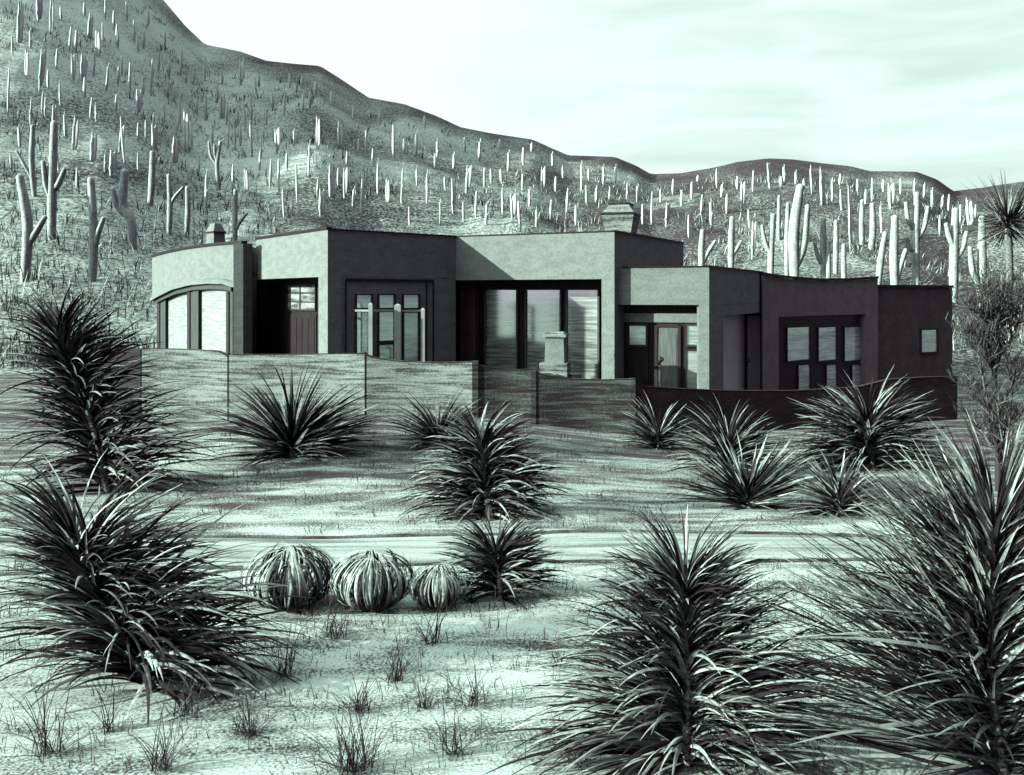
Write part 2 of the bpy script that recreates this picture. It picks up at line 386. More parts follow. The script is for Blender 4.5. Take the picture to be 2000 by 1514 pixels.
def door(a, b, u0, u1, v0, zb, hu, hv, label, m='door', out=.02):
    p = wl(a, b, u0); q = wl(a, b, u1); dm = (p.y + q.y) / 2; z1 = PZ(v0, dm)
    d = (q - p).normalized(); w_ = (q - p).length; n1, _ = offs(p, q, 1); nn = n1 - p
    mb = MB(); mb.wall(p + d * .05, q - d * .05, zb, z1 - .05, out, .05)
    for a0, a1 in ((.12, .88),):
        mb.wall(p + d * (a0 * w_), p + d * (a1 * w_), zb + .2, zb + .95, out + .012, .012)
        mb.wall(p + d * (a0 * w_), p + d * (a1 * w_), zb + 1.15, z1 - .25, out + .012, .012)
    g = mb.build('door', m, house); g['label'] = label
    mb = MB(); mb.wall(p - d * .04, p + d * .05, zb, z1, out + .03, .08); mb.wall(q - d * .05, q + d * .04, zb, z1, out + .03, .08)
    mb.wall(p + d * .05, q - d * .05, z1 - .05, z1 + .04, out + .03, .08); mb.build('door_frame', 'frame', g)
    c = wl(a, b, hu); z = PZ(hv, c.y); c = c + nn * (out + .02)
    t3 = Vector((d.x, d.y, 0)); n3 = Vector((nn.x, nn.y, 0)); c3 = Vector((c.x, c.y, z))
    mb = MB(); mb.tube([c3 + t3 * (.055 * math.sin(k * .9)) + n3 * .03 + Vector((0, 0, .13 - k * .035)) for k in range(8)], [.018] * 8, 6)
    mb.build('handle', 'trim', g)
    return g

# curved left wing
def bez(p0, p1, p2, n):
    return [p0 * (1 - t) ** 2 + p1 * 2 * t * (1 - t) + p2 * t * t for t in [i / n for i in range(n + 1)]]
WC = bez(W, Vector((-11.35, 30.0)), Vector((-16.0, 38.7)), 28)
ZW = 5.5
def brow(p):
    u = 1000 + F * p[0] / p[1]
    tab = [(290, 592), (310, 580), (340, 565), (375, 556), (410, 553), (440, 554), (458, 560)]
    return PZ(lerp_tab(tab, u), p[1])
def inward(k, t, C_=None):
    C_ = C_ or WC
    a = C_[max(0, k - 1)]; b = C_[min(len(C_) - 1, k + 1)]; d = (b - a).normalized(); n = Vector((d.y, -d.x))
    if n.dot(-C_[k]) < 0: n = -n
    return C_[k] - n * t
mb = MB(); n = len(WC)
for k in range(n - 1):
    p, q = WC[k], WC[k + 1]; pi, qi = inward(k, .35), inward(k + 1, .35)
    up = 1000 + F * (p.x + q.x) / (p.y + q.y)
    if up > 460: mb.prism([p, q, qi, pi], -.3, ZW)
    else: mb.prism([p, q, qi, pi], lambda c: brow(c), ZW)
back = [inward(k, .35) for k in range(n)]
mb.prism([Vector((-9.02, 30.5)), back[0] + Vector((-.05, .35))] + back[2:] + [Vector((-13, 40.5)), Vector((-9.2, 38))], 4.6, ZW - .25)
mb.build('curved_wall', 'stucco', house)
mb = MB()
mb.wall(W, Vector((-9.79, 35.7)), -.3, ZW, 0, .3); mb.build('return_wall', 'stucco', house)
mb = MB(); mb2 = MB()
for k in range(n - 1):
    p, q = WC[k], WC[k + 1]
    po, qo = inward(k, -.06), inward(k + 1, -.06); pi, qi = inward(k, .16), inward(k + 1, .16)
    mb.prism([po, qo, qi, pi], ZW + .002, ZW + .09)
    up = 1000 + F * (p.x + q.x) / (p.y + q.y)
    if up < 462:
        i = len(mb2.v)
        for c, oo in ((p, inward(k, -.10)), (q, inward(k + 1, -.10))):
            z = brow(c); mb2.v += [(c.x, c.y, z - .02), (oo.x, oo.y, z - .02), (oo.x, oo.y, z + .13), (c.x, c.y, z + .16)]
        mb2.f += [(i + j, i + (j + 1) % 4, i + 4 + (j + 1) % 4, i + 4 + j) for j in range(4)]; mb2.s += [False] * 4
mb.build('coping', 'trim', house)
mb2.build('window_hood', 'stucco', house)
# window strip of the wing: pale blinds between thick mullions, following the curve
BK = [inward(k, .28) for k in range(n)]
def col(c): return 1000 + F * c[0] / c[1]
def along(u):
    for a, b in zip(BK, BK[1:]):
        if (col(a) - u) * (col(b) - u) <= 0: return wl(a, b, u)
    return BK[-1]
for (u0, u1) in ((287, 316), (329, 376), (394, 452)):
    m1 = MB(); st = 8
    pts = [along(u0 + (u1 - u0) * i / st) for i in range(st + 1)]
    for p, q in zip(pts, pts[1:]):
        i = len(m1.v); m1.v += [(p.x, p.y, .2), (q.x, q.y, .2), (q.x, q.y, brow(q) - .14), (p.x, p.y, brow(p) - .14)]; m1.f.append((i, i + 1, i + 2, i + 3)); m1.s.append(True)
    g = m1.build('window', 'blind', house)
for (u0, u1) in ((316, 329), (376, 394), (452, 461)):
    m1 = MB(); m2 = MB(); p, q = along(u0), along(u1); m1.wall(p, q, 0, lambda c: brow(c) + .1, .12, .14)
    m2.wall(wl(p, q, u0 - 2), wl(p, q, u0 + 3), 0, lambda c: brow(c), .16, .1)
    g = m1.build('mullion', 'mull', house); m2.build('mullion_edge', 'frame', g)
m1 = MB()
for k in range(n - 1):
    p, q = BK[k], BK[k + 1]
    if col(p) < 464: m1.prism([p, q, inward(k + 1, .05), inward(k, .05)], lambda c: brow(c) - .2, lambda c: brow(c) + .05)
m1.build('head_rail', 'mull', house)

# entrance block: deep parapet, one pillar, porch behind with its shade painted dark
mb = MB()
mb.prism([A0, A, AB, Vector((0, 36)), Vector((-9, 37))], ZS, ZM)
mb.wall(wl(A0, A, 622), A, -.3, ZS - .002, 0, .42)
mb.build('entrance_block', 'stucco', house)
a2, ab2 = wl(A0, A, 636), AB
mb = MB(); mb.wall(A + (AB - A).normalized() * .02, AB, -.3, ZS - .002, -.004, .3); mb.build('courtyard_wall', 'stucco', house)
K0, K1 = offs(A0, A, -.9)
dA = (A - A0).normalized(); K0 = K0 - dA * 4.6; K1 = K1 - dA * .32
mb = MB(); mb.prism([K0, K1, AB + Vector((-.2, .5)), Vector((0, 35.5)), Vector((-9.5, 37))], -.3, ZS - .004)
mb.build('porch_wall', 'shade_wood', house)
window(K0, K1, 562, 619, 555, 607, 'darkpane', fr=.05, bars=(.47,), rows=3, frame='frame', label='six pane window in the dark porch')
mb = MB(); p, q = wl(K0, K1, 562), wl(K0, K1, 619); mb.wall(p, q, .2, PZ(611, p.y), .03, .05)
for r in range(5):
    c = p.lerp(q, (r + .5) / 5); dd = (q - p).normalized(); mb.wall(c - dd * .12, c + dd * .12, .5, PZ(620, p.y), .045, .02)
mb.build('door_panel', 'shade_wood', house)
# courtyard windows in the dark side wall
for (u0, u1, v0, v1, pn) in ((693, 727, 574, 604, 'shade_blind'), (693, 727, 607, 705, 'shade_blind'), (737, 771, 574, 604, 'shade_blind'),
                             (737, 771, 607, 668, 'shade_blind'), (785, 819, 574, 604, 'shade_blind')):
    window(A, AB, u0, u1, v0, v1, pn, fr=.04)
window(A, AB, 737, 771, 671, 712, 'darkpane', fr=.04); window(A, AB, 785, 819, 608, 712, 'darkpane', fr=.05, label='dark glass door leaf beside the blinds')
mb = MB()
for u in (675, 833, 846):
    c = wl(A, AB, u); d = (AB - A).normalized(); mb.wall(c - d * .02, c + d * .02, 0, ZS - .1, .02, .03)
mb.wall(wl(A, AB, 676), wl(A, AB, 846), ZS - .12, ZS - .04, .03, .05)
mb.build('wall_batten', 'trim', house)

# middle block with tall glazing under a lit parapet
mb = MB()
mb.prism([AB, B, BR, Vector((3.5, 36)), Vector((.05, 36))], ZS - .05, ZM)
mb.wall(wl(AB, B, 1175), B, -.3, ZS - .052, 0, .45)
mb.wall(B + (BR - B).normalized() * .02, BR, -.3, ZS - .052, -.004, .4)
mb.build('middle_block', 'stucco', house)
G0, G1 = offs(AB, B, -1.25)
mb = MB(); mb.prism([G0 - Vector((.3, -.15)), G1 - Vector((.32, -.15)), BR - Vector((.5, 0)), Vector((3.2, 35.5)), Vector((.1, 35.5))], -.3, ZS - .054)
mb.build('glazed_wall', 'shade_wood', house)
for (u0, u1) in ((948, 1013), (1027, 1098), (1106, 1172)):
    window(G0, G1, u0, u1, 563, 760, 'bigpane', fr=.06, out=.05, zb=.35, frame='mull', label='tall fixed glass pane under the lit parapet')
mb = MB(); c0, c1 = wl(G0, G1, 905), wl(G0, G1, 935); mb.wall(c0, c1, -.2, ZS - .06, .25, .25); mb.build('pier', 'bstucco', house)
mb = MB(); c0, c1 = wl(G0, G1, 905), wl(G0, G1, 1178); mb.wall(c0, c1, ZS - .32, ZS - .06, .14, .12); mb.build('lintel_or_lit_strip', 'shade_wood', house)

# low block with the front door
ZC, ZCS = 4.63, 3.56
mb = MB()
mb.prism([CL, C, CR, Vector((9.6, 36)), Vector((5.5, 36)), Vector((5.2, 29.4))], ZCS, ZC)
mb.wall(wl(CL, C, 1365), C, -.3, ZCS - .002, 0, .4)
R1 = wl(C, CR, 1413)
mb.wall(C + (CR - C).normalized() * .02, R1, -.3, ZCS - .002, -.004, .35)
mb.wall(R1, CR, 3.22, ZCS - .002, -.004, .35)
mb.build('low_block', 'stucco', house)
Q0, Q1 = offs(CL, C, -.45)
Q0 = Q0 - Vector((-.05, .0)); Q1 = Q1 - (C - CL).normalized() * .33
r0, r1 = offs(R1, CR, -.66)
mb = MB(); mb.prism([Q0, Q1, offs(C, R1, -.36)[1], r0, r1 + Vector((.0, .1)), Vector((8.6, 36)), Vector((5.2, 35)), Vector((4.2, 28.5))], -.3, ZCS - .004)
mb.build('door_wall', 'shade_wood', house)
mb = MB(); mb.wall(r0 + Vector((.05, .1)), r1, 0, 3.2, .02, .03); mb.build('side_entry_panel', 'sidedoor', house)
mb = MB(); mb.wall(wl(Q0, Q1, 1219), wl(Q0, Q1, 1364), PZ(629, 25.6), PZ(612, 25.6), .05, .06); mb.build('lintel_or_lit_strip', 'stucco', house)  # pale strip stands for the lit band above the door
window(Q0, Q1, 1225, 1266, 632, 678, 'shade_blind', fr=.07); 
window(Q0, Q1, 1338, 1366, 632, 678, 'bigpane', fr=.06)
mb = MB(); mb.wall(wl(Q0, Q1, 1225), wl(Q0, Q1, 1266), .2, PZ(681, 25.8), .03, .05); mb.build('panel', 'shade_wood', house)
window(Q0, Q1, 1338, 1366, 683, 760, 'blind', fr=.03)
door(Q0, Q1, 1281, 1327, 636, .15, 1288, 705, 'pale front door with curled handle in the low block')
# side door on the short end wall of the recess
mb = MB(); mb.wall(r1, CR, -.3, 3.22, 0, .3); mb.build('end_wall', 'stucco', house)
door(r1, CR, 1457, 1488, 614, .15, 1462, 708, 'pale side door with curled handle beside the curved dark wall', 'sidedoor')

# dark curved wing
ZD = 4.54
DC = bez(P(1490, 30.4), P(1592, 33.7), P(1715, 36.0), 14)
def dtop(c): return PZ(lerp_tab([(1490, 537), (1520, 542), (1560, 546), (1605, 549), (1660, 548), (1716, 544)], col(c)), c[1])
def dl(u):
    for a, b in zip(DC, DC[1:]):
        if (col(a) - u) * (col(b) - u) <= 0: return wl(a, b, u)
    return DC[-1]
zo = 3.05
mb = MB(); nd = len(DC)
Do = [dl(1490.5), dl(1520)]
def seglist(u0, u1, st=7): return [dl(u0 + (u1 - u0) * i / st) for i in range(st + 1)]
for (u0, u1, za) in ((1490.2, 1521, -.3), (1521, 1690, zo), (1690, 1714.5, -.3)):
    pts = seglist(u0, u1)
    for p, q in zip(pts, pts[1:]): mb.wall(p, q, za, dtop, 0, .05 if col(p) < 1508 else .35)
mb.prism([DC[0] + Vector((.25, .9))] + [p + Vector((-.15, .3)) for p in DC[1:-1]] + [DC[-1] + Vector((-.1, .2)), Vector((15, 40)), Vector((9.6, 40))], 3.4, ZD - .45)
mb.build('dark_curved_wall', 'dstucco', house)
mb = MB()
pts = seglist(1490.2, 1714.5, 16)
for p, q in zip(pts, pts[1:]): mb.wall(p, q, lambda c: dtop(c) + .002, lambda c: dtop(c) + .10, .05, .2)
mb.build('coping', 'trim', house)
H0, H1 = dl(1521), dl(1690); H0b, H1b = offs(H0, H1, -.25)
mb = MB(); mb.wall(H0b, H1b, -.2, zo + .3, 0, .2); mb.build('window_wall', 'frame', house)
for (u0, u1, l0) in ((1534, 1581, 1556), (1595, 1633, 1611), (1646, 1681, 1661)):
    window(H0b, H1b, u0, u1, 637, 706, 'shade_blind', fr=.05, out=.04)
    window(H0b, H1b, l0, u1, 711, 765, 'shade_blind', fr=.04, out=.04)
# far right room
ZE = 4.14
E0 = P(1713, 36.3); E1 = P(1860, 38.5)
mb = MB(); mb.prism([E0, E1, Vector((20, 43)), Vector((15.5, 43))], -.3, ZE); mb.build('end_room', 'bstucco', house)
mb = MB(); mb.wall(E0, E1, ZE + .002, ZE + .12, .07, .3); mb.build('coping', 'trim', house)
window(E0, E1, 1796, 1831, 641, 691, 'shade_blind', fr=.08, out=.03, label='small square window in the dark end room')
coping([A0, A], ZM); coping([A + Vector((.02, .02)), AB], ZM, .04); coping([AB, B], ZM, .035); coping([B + Vector((.02, .03)), BR], ZM, .05)
coping([CL + Vector((.1, -.04)), C], ZC, .035); coping([C + Vector((.02, .03)), CR], ZC, .05)
# chimneys on the roof
cc = P(1213, 27.0)
mb = MB(); an = R(-20)
mb.frustum(cc, an, .33, .33, 5.4, .5, .5, 6.30); mb.build('chimney', 'adobe', house)
g = house.children[-1]; 
mb = MB(); mb.frustum(cc, an, .53, .53, 6.302, .53, .53, 6.36); mb.build('chimney_band', 'trim', g)
mb = MB(); mb.frustum(cc, an, .49, .49, 6.362, .30, .30, 6.62); mb.build('chimney_cap', 'adobe', g)
mb = MB(); mb.frustum(cc, an, .33, .33, 6.622, .33, .33, 6.67); mb.build('chimney_lid', 'trim', g)
cc = P(421, 32.0)
mb = MB(); mb.frustum(cc, R(-40), .30, .26, 5.3, .25, .22, 6.1); g = mb.build('chimney', 'stucco', house)
mb = MB(); mb.frustum(cc, R(-40), .29, .26, 6.102, .29, .26, 6.16); mb.build('chimney_band', 'trim', g)
mb = MB(); mb.frustum(cc, R(-40), .27, .24, 6.162, .15, .12, 6.46); mb.build('chimney_cap', 'stucco', g)

# ---------------------------------------------------------------- free standing things of the courtyard
pf = thing('porch_frame', 'white painted post and rail frame before the dark courtyard windows', 'pergola', (-3.2, 24.4, .5))
posts = []
for (u, v, d, hw) in ((724, 595, 24.1, .055), (777, 597, 24.4, .09), (826, 605, 24.55, .055)):
    c = P3(u, v, d); posts.append(c); mb = MB(); mb.prism([(c.x - hw, c.y - hw), (c.x + hw, c.y - hw), (c.x + hw, c.y + hw), (c.x - hw, c.y + hw)], .3, c.z)
    mb.frustum(c, 0, hw, hw, c.z + .001, hw * .3, hw * .3, c.z + .05)
    mb.build('post', 'white', pf)
mb = MB(); a = P(694, 24.2); z = PZ(606, 24.3)
mb.wall(a, (posts[0].x - .056, posts[0].y), z - .035, z + .02, .02, .05)
mb.wall((posts[0].x + .056, posts[0].y), (posts[1].x - .091, posts[1].y), z - .035, z + .02, .02, .05)
mb.wall((posts[1].x + .091, posts[1].y), (posts[2].x - .056, posts[2].y), z - .05, z + .005, .02, .05)
mb.build('rail', 'white', pf)

fp = thing('outdoor_fireplace', 'small stepped adobe fireplace with chimney standing behind the garden wall', 'fireplace', (1.25, 23.9, .3))
c = P(1084, 23.9); an = R(-12)
mb = MB(); mb.frustum(c, an, .40, .33, -.1, .38, .33, PZ(708, 23.9)); 
mb.wall(P(1112, 23.8), P(1131, 23.95), -.1, PZ(730, 23.9), .1, .3); mb.build('hearth', 'adobe', fp)
mb = MB(); mb.frustum((c.x + .02, c.y), an, .27, .24, PZ(708, 23.9) + .002, .25, .22, PZ(658, 23.9)); mb.build('chimney_shaft', 'stucco', fp)
mb = MB(); z = PZ(658, 23.9); mb.frustum((c.x + .02, c.y), an, .32, .29, z + .002, .32, .29, z + .06); mb.frustum((c.x + .02, c.y), an, .29, .26, z + .062, .22, .2, z + .14); mb.build('chimney_cap', 'adobe', fp)

# ---------------------------------------------------------------- garden wall
gw = thing('garden_wall', 'long low adobe garden wall of scalloped panels around the house', 'wall', (0, 24, 0))
GP = [(275, 25.4), (445, 24.6), (713, 23.6), (928, 23.2), (1042, 23.15), (1236, 23.0)]
tops = [[(275, 682), (300, 681), (360, 683), (425, 686), (437, 692), (445, 697)],
        [(445, 693), (520, 693), (600, 692), (690, 691), (713, 690)],
        [(713, 692), (730, 700), (780, 706), (850, 709), (900, 708), (926, 707)],
        [(930, 712), (945, 716), (980, 722), (1020, 723), (1040, 721)],
        [(1044, 726), (1070, 735), (1120, 741), (1180, 743), (1232, 741)],
        [(1238, 745), (1262, 756), (1330, 760), (1430, 764), (1560, 764), (1680, 757), (1740, 742), (1800, 738), (1870, 736)]]
gw_mats = ['adobe', 'adobe', 'adobe', 'adobe_mid', 'adobe_mid', 'adobe_shade']
GE = P(1870, 26.6)
for i in range(6):
    a = P(*GP[i]); b = P(*GP[i + 1]) if i < 5 else GE
    tb = tops[i]; u0, u1 = tb[0][0], tb[-1][0]; st = max(8, int((u1 - u0) / 12))
    mb = MB()
    for k in range(st):
        ua = u0 + (u1 - u0) * k / st; ub = u0 + (u1 - u0) * (k + 1) / st
        def bulge(u): t = (u - u0) / (u1 - u0); return -.10 * math.sin(math.pi * t)
        def pl(u):
            p = wl(a, b, u); n1 = offs(a, b, bulge(u))[0] - a; return p + n1
        p, q = pl(ua), pl(ub); pb, qb = p + Vector((.0, .3)), q + Vector((.0, .3))
        za, zb_ = PZ(lerp_tab(tb, ua), p.y), PZ(lerp_tab(tb, ub), q.y)
        j = len(mb.v)
        mb.v += [(p.x, p.y, -.4), (q.x, q.y, -.4), (q.x, q.y, zb_), (p.x, p.y, za), (pb.x, pb.y, -.4), (qb.x, qb.y, -.4), (qb.x, qb.y, zb_), (pb.x, pb.y, za)]
        mb.f += [(j, j + 1, j + 2, j + 3), (j + 3, j + 2, j + 6, j + 7), (j + 5, j + 4, j + 7, j + 6)]; mb.s += [False] * 3
        if k == 0: mb.f.append((j + 4, j, j + 3, j + 7)); mb.s.append(False)
        if k == st - 1: mb.f.append((j + 1, j + 5, j + 6, j + 2)); mb.s.append(False)
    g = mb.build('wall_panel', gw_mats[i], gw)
    if i == 5: g['label'] = 'brown wall panel with shade-darkened colour at the right, the longest'
    # thin dark edge line of the top
    mt = MB(); pts = []
    for k in range(st + 1):
        u = u0 + (u1 - u0) * k / st; p = pl(u); pts.append((p.x, p.y - .0, PZ(lerp_tab(tb, u), p.y) + .004))
    mt.tube(pts, [.014] * len(pts), 6); mt.build('top_edge', 'trim', gw)
for i, (u, wd, v) in enumerate(((275, 2, 682), (445, 2, 692), (713, 2, 690), (928, 12, 707), (1042, 10, 721), (1236, 10, 741))):
    p = P(u, GP[i][1]); hw = wd / 2 / F * p.y; z = PZ(v, p.y)
    mb = MB(); pr = .012 if wd < 5 else .02
    mb = MB(); mb.prism([(p.x - hw, p.y - pr), (p.x + hw, p.y - pr), (p.x + hw, p.y + .2), (p.x - hw, p.y + .2)], -.4, z + .02)
    mb.build('joint_post', 'adobe_mid' if wd > 5 else 'trim', gw)
mb = MB(); p = P(275, 25.4); q = P(172, 28.6)
mb.prism([(p.x - .02, p.y), (p.x - .02, p.y + .3), (q.x, q.y + .3), (q.x, q.y)], -.4, PZ(682, 25.6)); mb.build('return_panel', 'shade_wood', gw)['label'] = 'dark return panel at the left end'  # shade of the turned-away panel put into its near-black colour

# ---------------------------------------------------------------- yuccas
def spline(pts, n):
    pts = [Vector(p) for p in pts]
    if len(pts) == 2: return [pts[0].lerp(pts[1], i / n) for i in range(n + 1)]
    ex = [pts[0] * 2 - pts[1]] + pts + [pts[-1] * 2 - pts[-2]]; r = []
    seg = len(pts) - 1
    for i in range(n + 1):
        t = i / n * seg; k = min(int(t), seg - 1); t -= k; a, b, c, d = ex[k:k + 4]
        r.append(.5 * ((2 * b) + (c - a) * t + (2 * a - 5 * b + 4 * c - d) * t * t + (3 * b - a - 3 * c + d) * t ** 3))
    return r
def yucca(name, label, base, trunk, L0, L1, n, e0, e1, droop, wpx, m='leaf', group=None, seed=1, tr=8, lean=0, cat='yucca', sq=.75, low=0.0, dr1=None, jl=.25):
    """base: photo pixel of the foot; trunk: pixel polyline; L0/L1 leaf length in px at foot/top; e0/e1 leaf angle at foot/top (deg)"""
    r = random.Random(seed); g = on_ground(*base); d = g.y; k = d / F
    o = thing(name, label, cat, g, group)
    tp = [P3(u, v, d) for u, v in trunk]; sp = spline(tp, 16)
    mb = MB(); sp2 = [g + Vector((0, 0, -.08))] + sp[1:]
    mb.tube(sp2, [k * tr * (1 - .55 * i / 16) for i in range(17)], 10); mb.build('trunk', 'bark', o)
    mb = MB()
    n = int(n * 1.5)
    for i in range(n):
        t = (i + r.random()) / n; t = low + (1 - low) * t ** .9
        q = sp[min(16, int(t * 16))].lerp(sp[min(16, int(t * 16) + 1)], t * 16 % 1)
        side = 0 if r.random() < .5 else math.pi
        az = side + r.gauss(0, .6)
        e = R(e0 + (e1 - e0) * t + r.gauss(0, 16)); Ln = 1.1 * (L0 + (L1 - L0) * t) * k * r.uniform(1 - jl, 1 + jl * .6)
        if t > .9: e = R(r.uniform(40, 88))
        if math.sin(az) < -.35: Ln *= .62
        dr = R((droop if dr1 is None else droop + (dr1 - droop) * t) * r.uniform(.6, 1.3))
        lean_e = lean * math.cos(az)
        mb.blade(q, az, min(R(88), e + R(lean_e)), Ln, dr, wpx * k * r.uniform(.5, 1.2), seg=8, sq=sq, roll=r.uniform(-.9, .9), twist=r.uniform(-.25, .25))
    mb.build('leaves', m, o)
    return o
GY = 'spiky yuccas growing in the yard'
yucca('yucca', 'huge spiky yucca with arching leaves in the lower left corner, beside the round agaves', (305, 1352), [(305, 1352), (225, 1220), (140, 1100)], 330, 210, 560, 26, 58, 66, 6.5, seed=3, group=GY, lean=-8, tr=13)
yucca('yucca', 'tall symmetrical yucca at the bottom edge, second largest on the right', (1340, 1500), [(1340, 1500), (1342, 1380), (1338, 1160)], 365, 175, 760, 18, 66, 58, 6, seed=4, group=GY, tr=14, dr1=60)
yucca('yucca', 'largest yucca with straight diagonal leaves filling the lower right corner', (1958, 1528), [(1958, 1530), (1930, 1300), (1945, 1040)], 550, 205, 900, 24, 54, 16, 5.6, seed=5, group=GY, tr=15, dr1=22, lean=-2)
yucca('yucca', 'leaning yucca tree with leafy stalk before the left end of garden wall', (212, 962), [(212, 962), (190, 860), (150, 745), (112, 665)], 225, 110, 470, 18, 62, 50, 5.5, seed=6, group=GY, tr=9, m='leaf2')
yucca('yucca', 'wide yucca fan before the second wall panel, below the entrance pillar', (572, 893), [(572, 893), (570, 868)], 180, 140, 290, 12, 55, 28, 5, seed=7, group=GY, tr=8, m='leaf2')
yucca('yucca', 'small yucca fan against the third wall panel', (858, 878), [(858, 878), (857, 855)], 105, 98, 170, 15, 60, 35, 3.8, seed=8, group=GY, m='leaf2', tr=5)
yucca('yucca', 'dense yucca in mid yard just below the narrow wall posts', (950, 1010), [(950, 1010), (948, 960), (940, 880)], 190, 105, 400, 10, 62, 62, 5, seed=9, group=GY, tr=8)
yucca('yucca', 'yucca growing at the path, right of the three round agaves', (978, 1172), [(978, 1172), (975, 1120), (968, 1090)], 150, 90, 270, 20, 60, 50, 4.6, seed=10, group=GY, tr=8, m='leaf2')
yucca('yucca', 'smallest yucca at the foot of the last pale wall post', (1285, 878), [(1285, 878), (1285, 858)], 84, 84, 130, 20, 62, 38, 3, seed=12, group=GY, m='leaf2', tr=4)
yucca('yucca', 'mid sized yucca before the dark wall, behind the open fan yucca', (1425, 932), [(1425, 932), (1422, 880)], 130, 105, 210, 15, 62, 42, 3.6, seed=13, group=GY, m='leaf2', tr=6)
yucca('yucca', 'open fan of straight bladed yucca in front of the dark wall', (1462, 992), [(1462, 992), (1460, 970)], 145, 112, 150, 14, 58, 14, 5, seed=14, group=GY, tr=7)
yucca('yucca', 'low yucca right of the open fan, nearest to the big corner yucca', (1640, 1006), [(1640, 1006), (1638, 980)], 95, 95, 130, 15, 60, 30, 4.4, seed=15, group=GY, tr=7)
yucca('yucca', 'broad drooping yucca covering the right part of the dark wall', (1703, 915), [(1703, 915), (1700, 875), (1695, 840)], 180, 105, 380, 12, 58, 52, 4.6, seed=16, group=GY, m='leaf2', tr=8)
# far yucca tree, seen over the end room at the right edge
g = on_ground(1965, 640)
ft = thing('yucca_tree', 'tall yucca tree with a round spiky head against the sky at right', 'tree', g)
k = g.y / F; hd = P3(1968, 440, g.y)
mb = MB(); mb.tube(spline([g, P3(1972, 540, g.y), hd], 8), [k * 7] * 9, 8); mb.build('trunk', 'bark', ft)
mb = MB(); r = random.Random(5)
for i in range(300):
    az = r.uniform(0, 6.28); e = math.asin(r.uniform(-.45, 1)); mb.blade(hd + Vector((0, 0, r.uniform(-.5, .5))), az, e, r.uniform(80, 135) * k, R(10), 1.7 * k, seg=4)
mb.build('leaves', 'leaf2', ft)

# tall twiggy bush at the right edge
g = on_ground(1950, 960); k = g.y / F
bu = thing('creosote_bush', 'tall bare twiggy bush standing between the dark end room and right edge', 'bush', g)
mbt = MB(); mbl = MB(); r = random.Random(21)
def branch(p, d, ln, rad, lev):
    pts = [p]; q = p.copy(); dd = d.copy()
    for i in range(5):
        dd = (dd + Vector((r.gauss(0, .16), r.gauss(0, .16), r.gauss(.03, .1)))).normalized(); q = q + dd * ln / 5; pts.append(q.copy())
    mbt.tube(pts, [rad * (1 - .13 * i) for i in range(6)], 5 if lev else 8, cap=False)
    if lev < 3:
        for i in range(6 if lev else 30):
            t = r.uniform(.12, 1) if lev == 0 else r.uniform(.3, 1); b = pts[min(5, int(t * 5))]
            nd = (dd * r.uniform(.3, .8) + Vector((r.gauss(0, .6), r.gauss(0, .5), r.uniform(.1, .85)))).normalized()
            branch(b, nd, ln * (r.uniform(.2, .31) if lev == 0 else r.uniform(.5, .7)), rad * (.42 if lev == 0 else .55), lev + 1)
    if lev >= 1:
        for j in range(5):
            b = pts[r.randint(1, 5)]; mbl.blade(b, r.uniform(0, 6.28), r.uniform(.2, 1.4), r.uniform(.1, .24), .4, .007, seg=2)
branch(g + Vector((0, 0, -.05)), Vector((0, 0, 1)), 385 * k, 7 * k, 0)
mbt.build('branches', 'twig', bu); mbl.build('twigs', 'twig', bu)

# ---------------------------------------------------------------- three round agaves by the path
for (u, v, rp, lab, sd) in ((565, 1186, 84, 'largest round agave with curled leaves, leftmost of three by the path', 1),
                            (728, 1188, 76, 'middle one of the three round agaves by the path', 2),
                            (857, 1186, 56, 'smallest round agave, rightmost of three by the path', 3)):
    g = on_ground(u, v); k = g.y / F; Rr = rp * k * .97; hh = rp * k * 1.42
    o = thing('round_agave', lab, 'agave', g, 'round agaves by the path'); r = random.Random(sd * 7)
    mb = MB()
    for i in range(170):
        az = r.uniform(0, 6.28); f = r.choice((1, 1, .95, .85, .7, .5, .3)) * r.uniform(.88, 1.08); en = r.uniform(2.3, 3.1)
        side = Vector((-math.sin(az), math.cos(az), 0)); tw = r.uniform(-.35, .35); sg = 12; wd = Rr * r.uniform(.010, .040)
        for q in range(sg + 1):
            th = .25 + (en - .25) * q / sg; a2 = az + tw * q / sg
            rr = Rr * f * math.sin(th) * 1.06; z = hh * (.5 - .5 * math.cos(th)) * (.45 + .55 * f)
            c = Vector((g.x + rr * math.cos(a2), g.y + rr * math.sin(a2), g.z + z))
            ww = wd * (.35 + math.sin(math.pi * min(1, q / sg * 1.02)) ** .7); nn = Vector((math.cos(a2) * math.sin(th), math.sin(a2) * math.sin(th), -math.cos(th)))
            i0 = len(mb.v); mb.v += [tuple(c + side * ww), tuple(c + nn * ww * .5), tuple(c - side * ww)]
            if q: mb.f += [(i0 - 3, i0 - 2, i0 + 1, i0), (i0 - 2, i0 - 1, i0 + 2, i0 + 1)]; mb.s += [True, True]
    mb.build('leaves', 'agave', o)
    mb = MB(); mb.tube([g + Vector((0, 0, -.05)), g + Vector((0, 0, .02)), g + Vector((0, 0, hh * .16))], [Rr * .16, Rr * .3, Rr * .12], 10); mb.build('stem', 'bark', o)

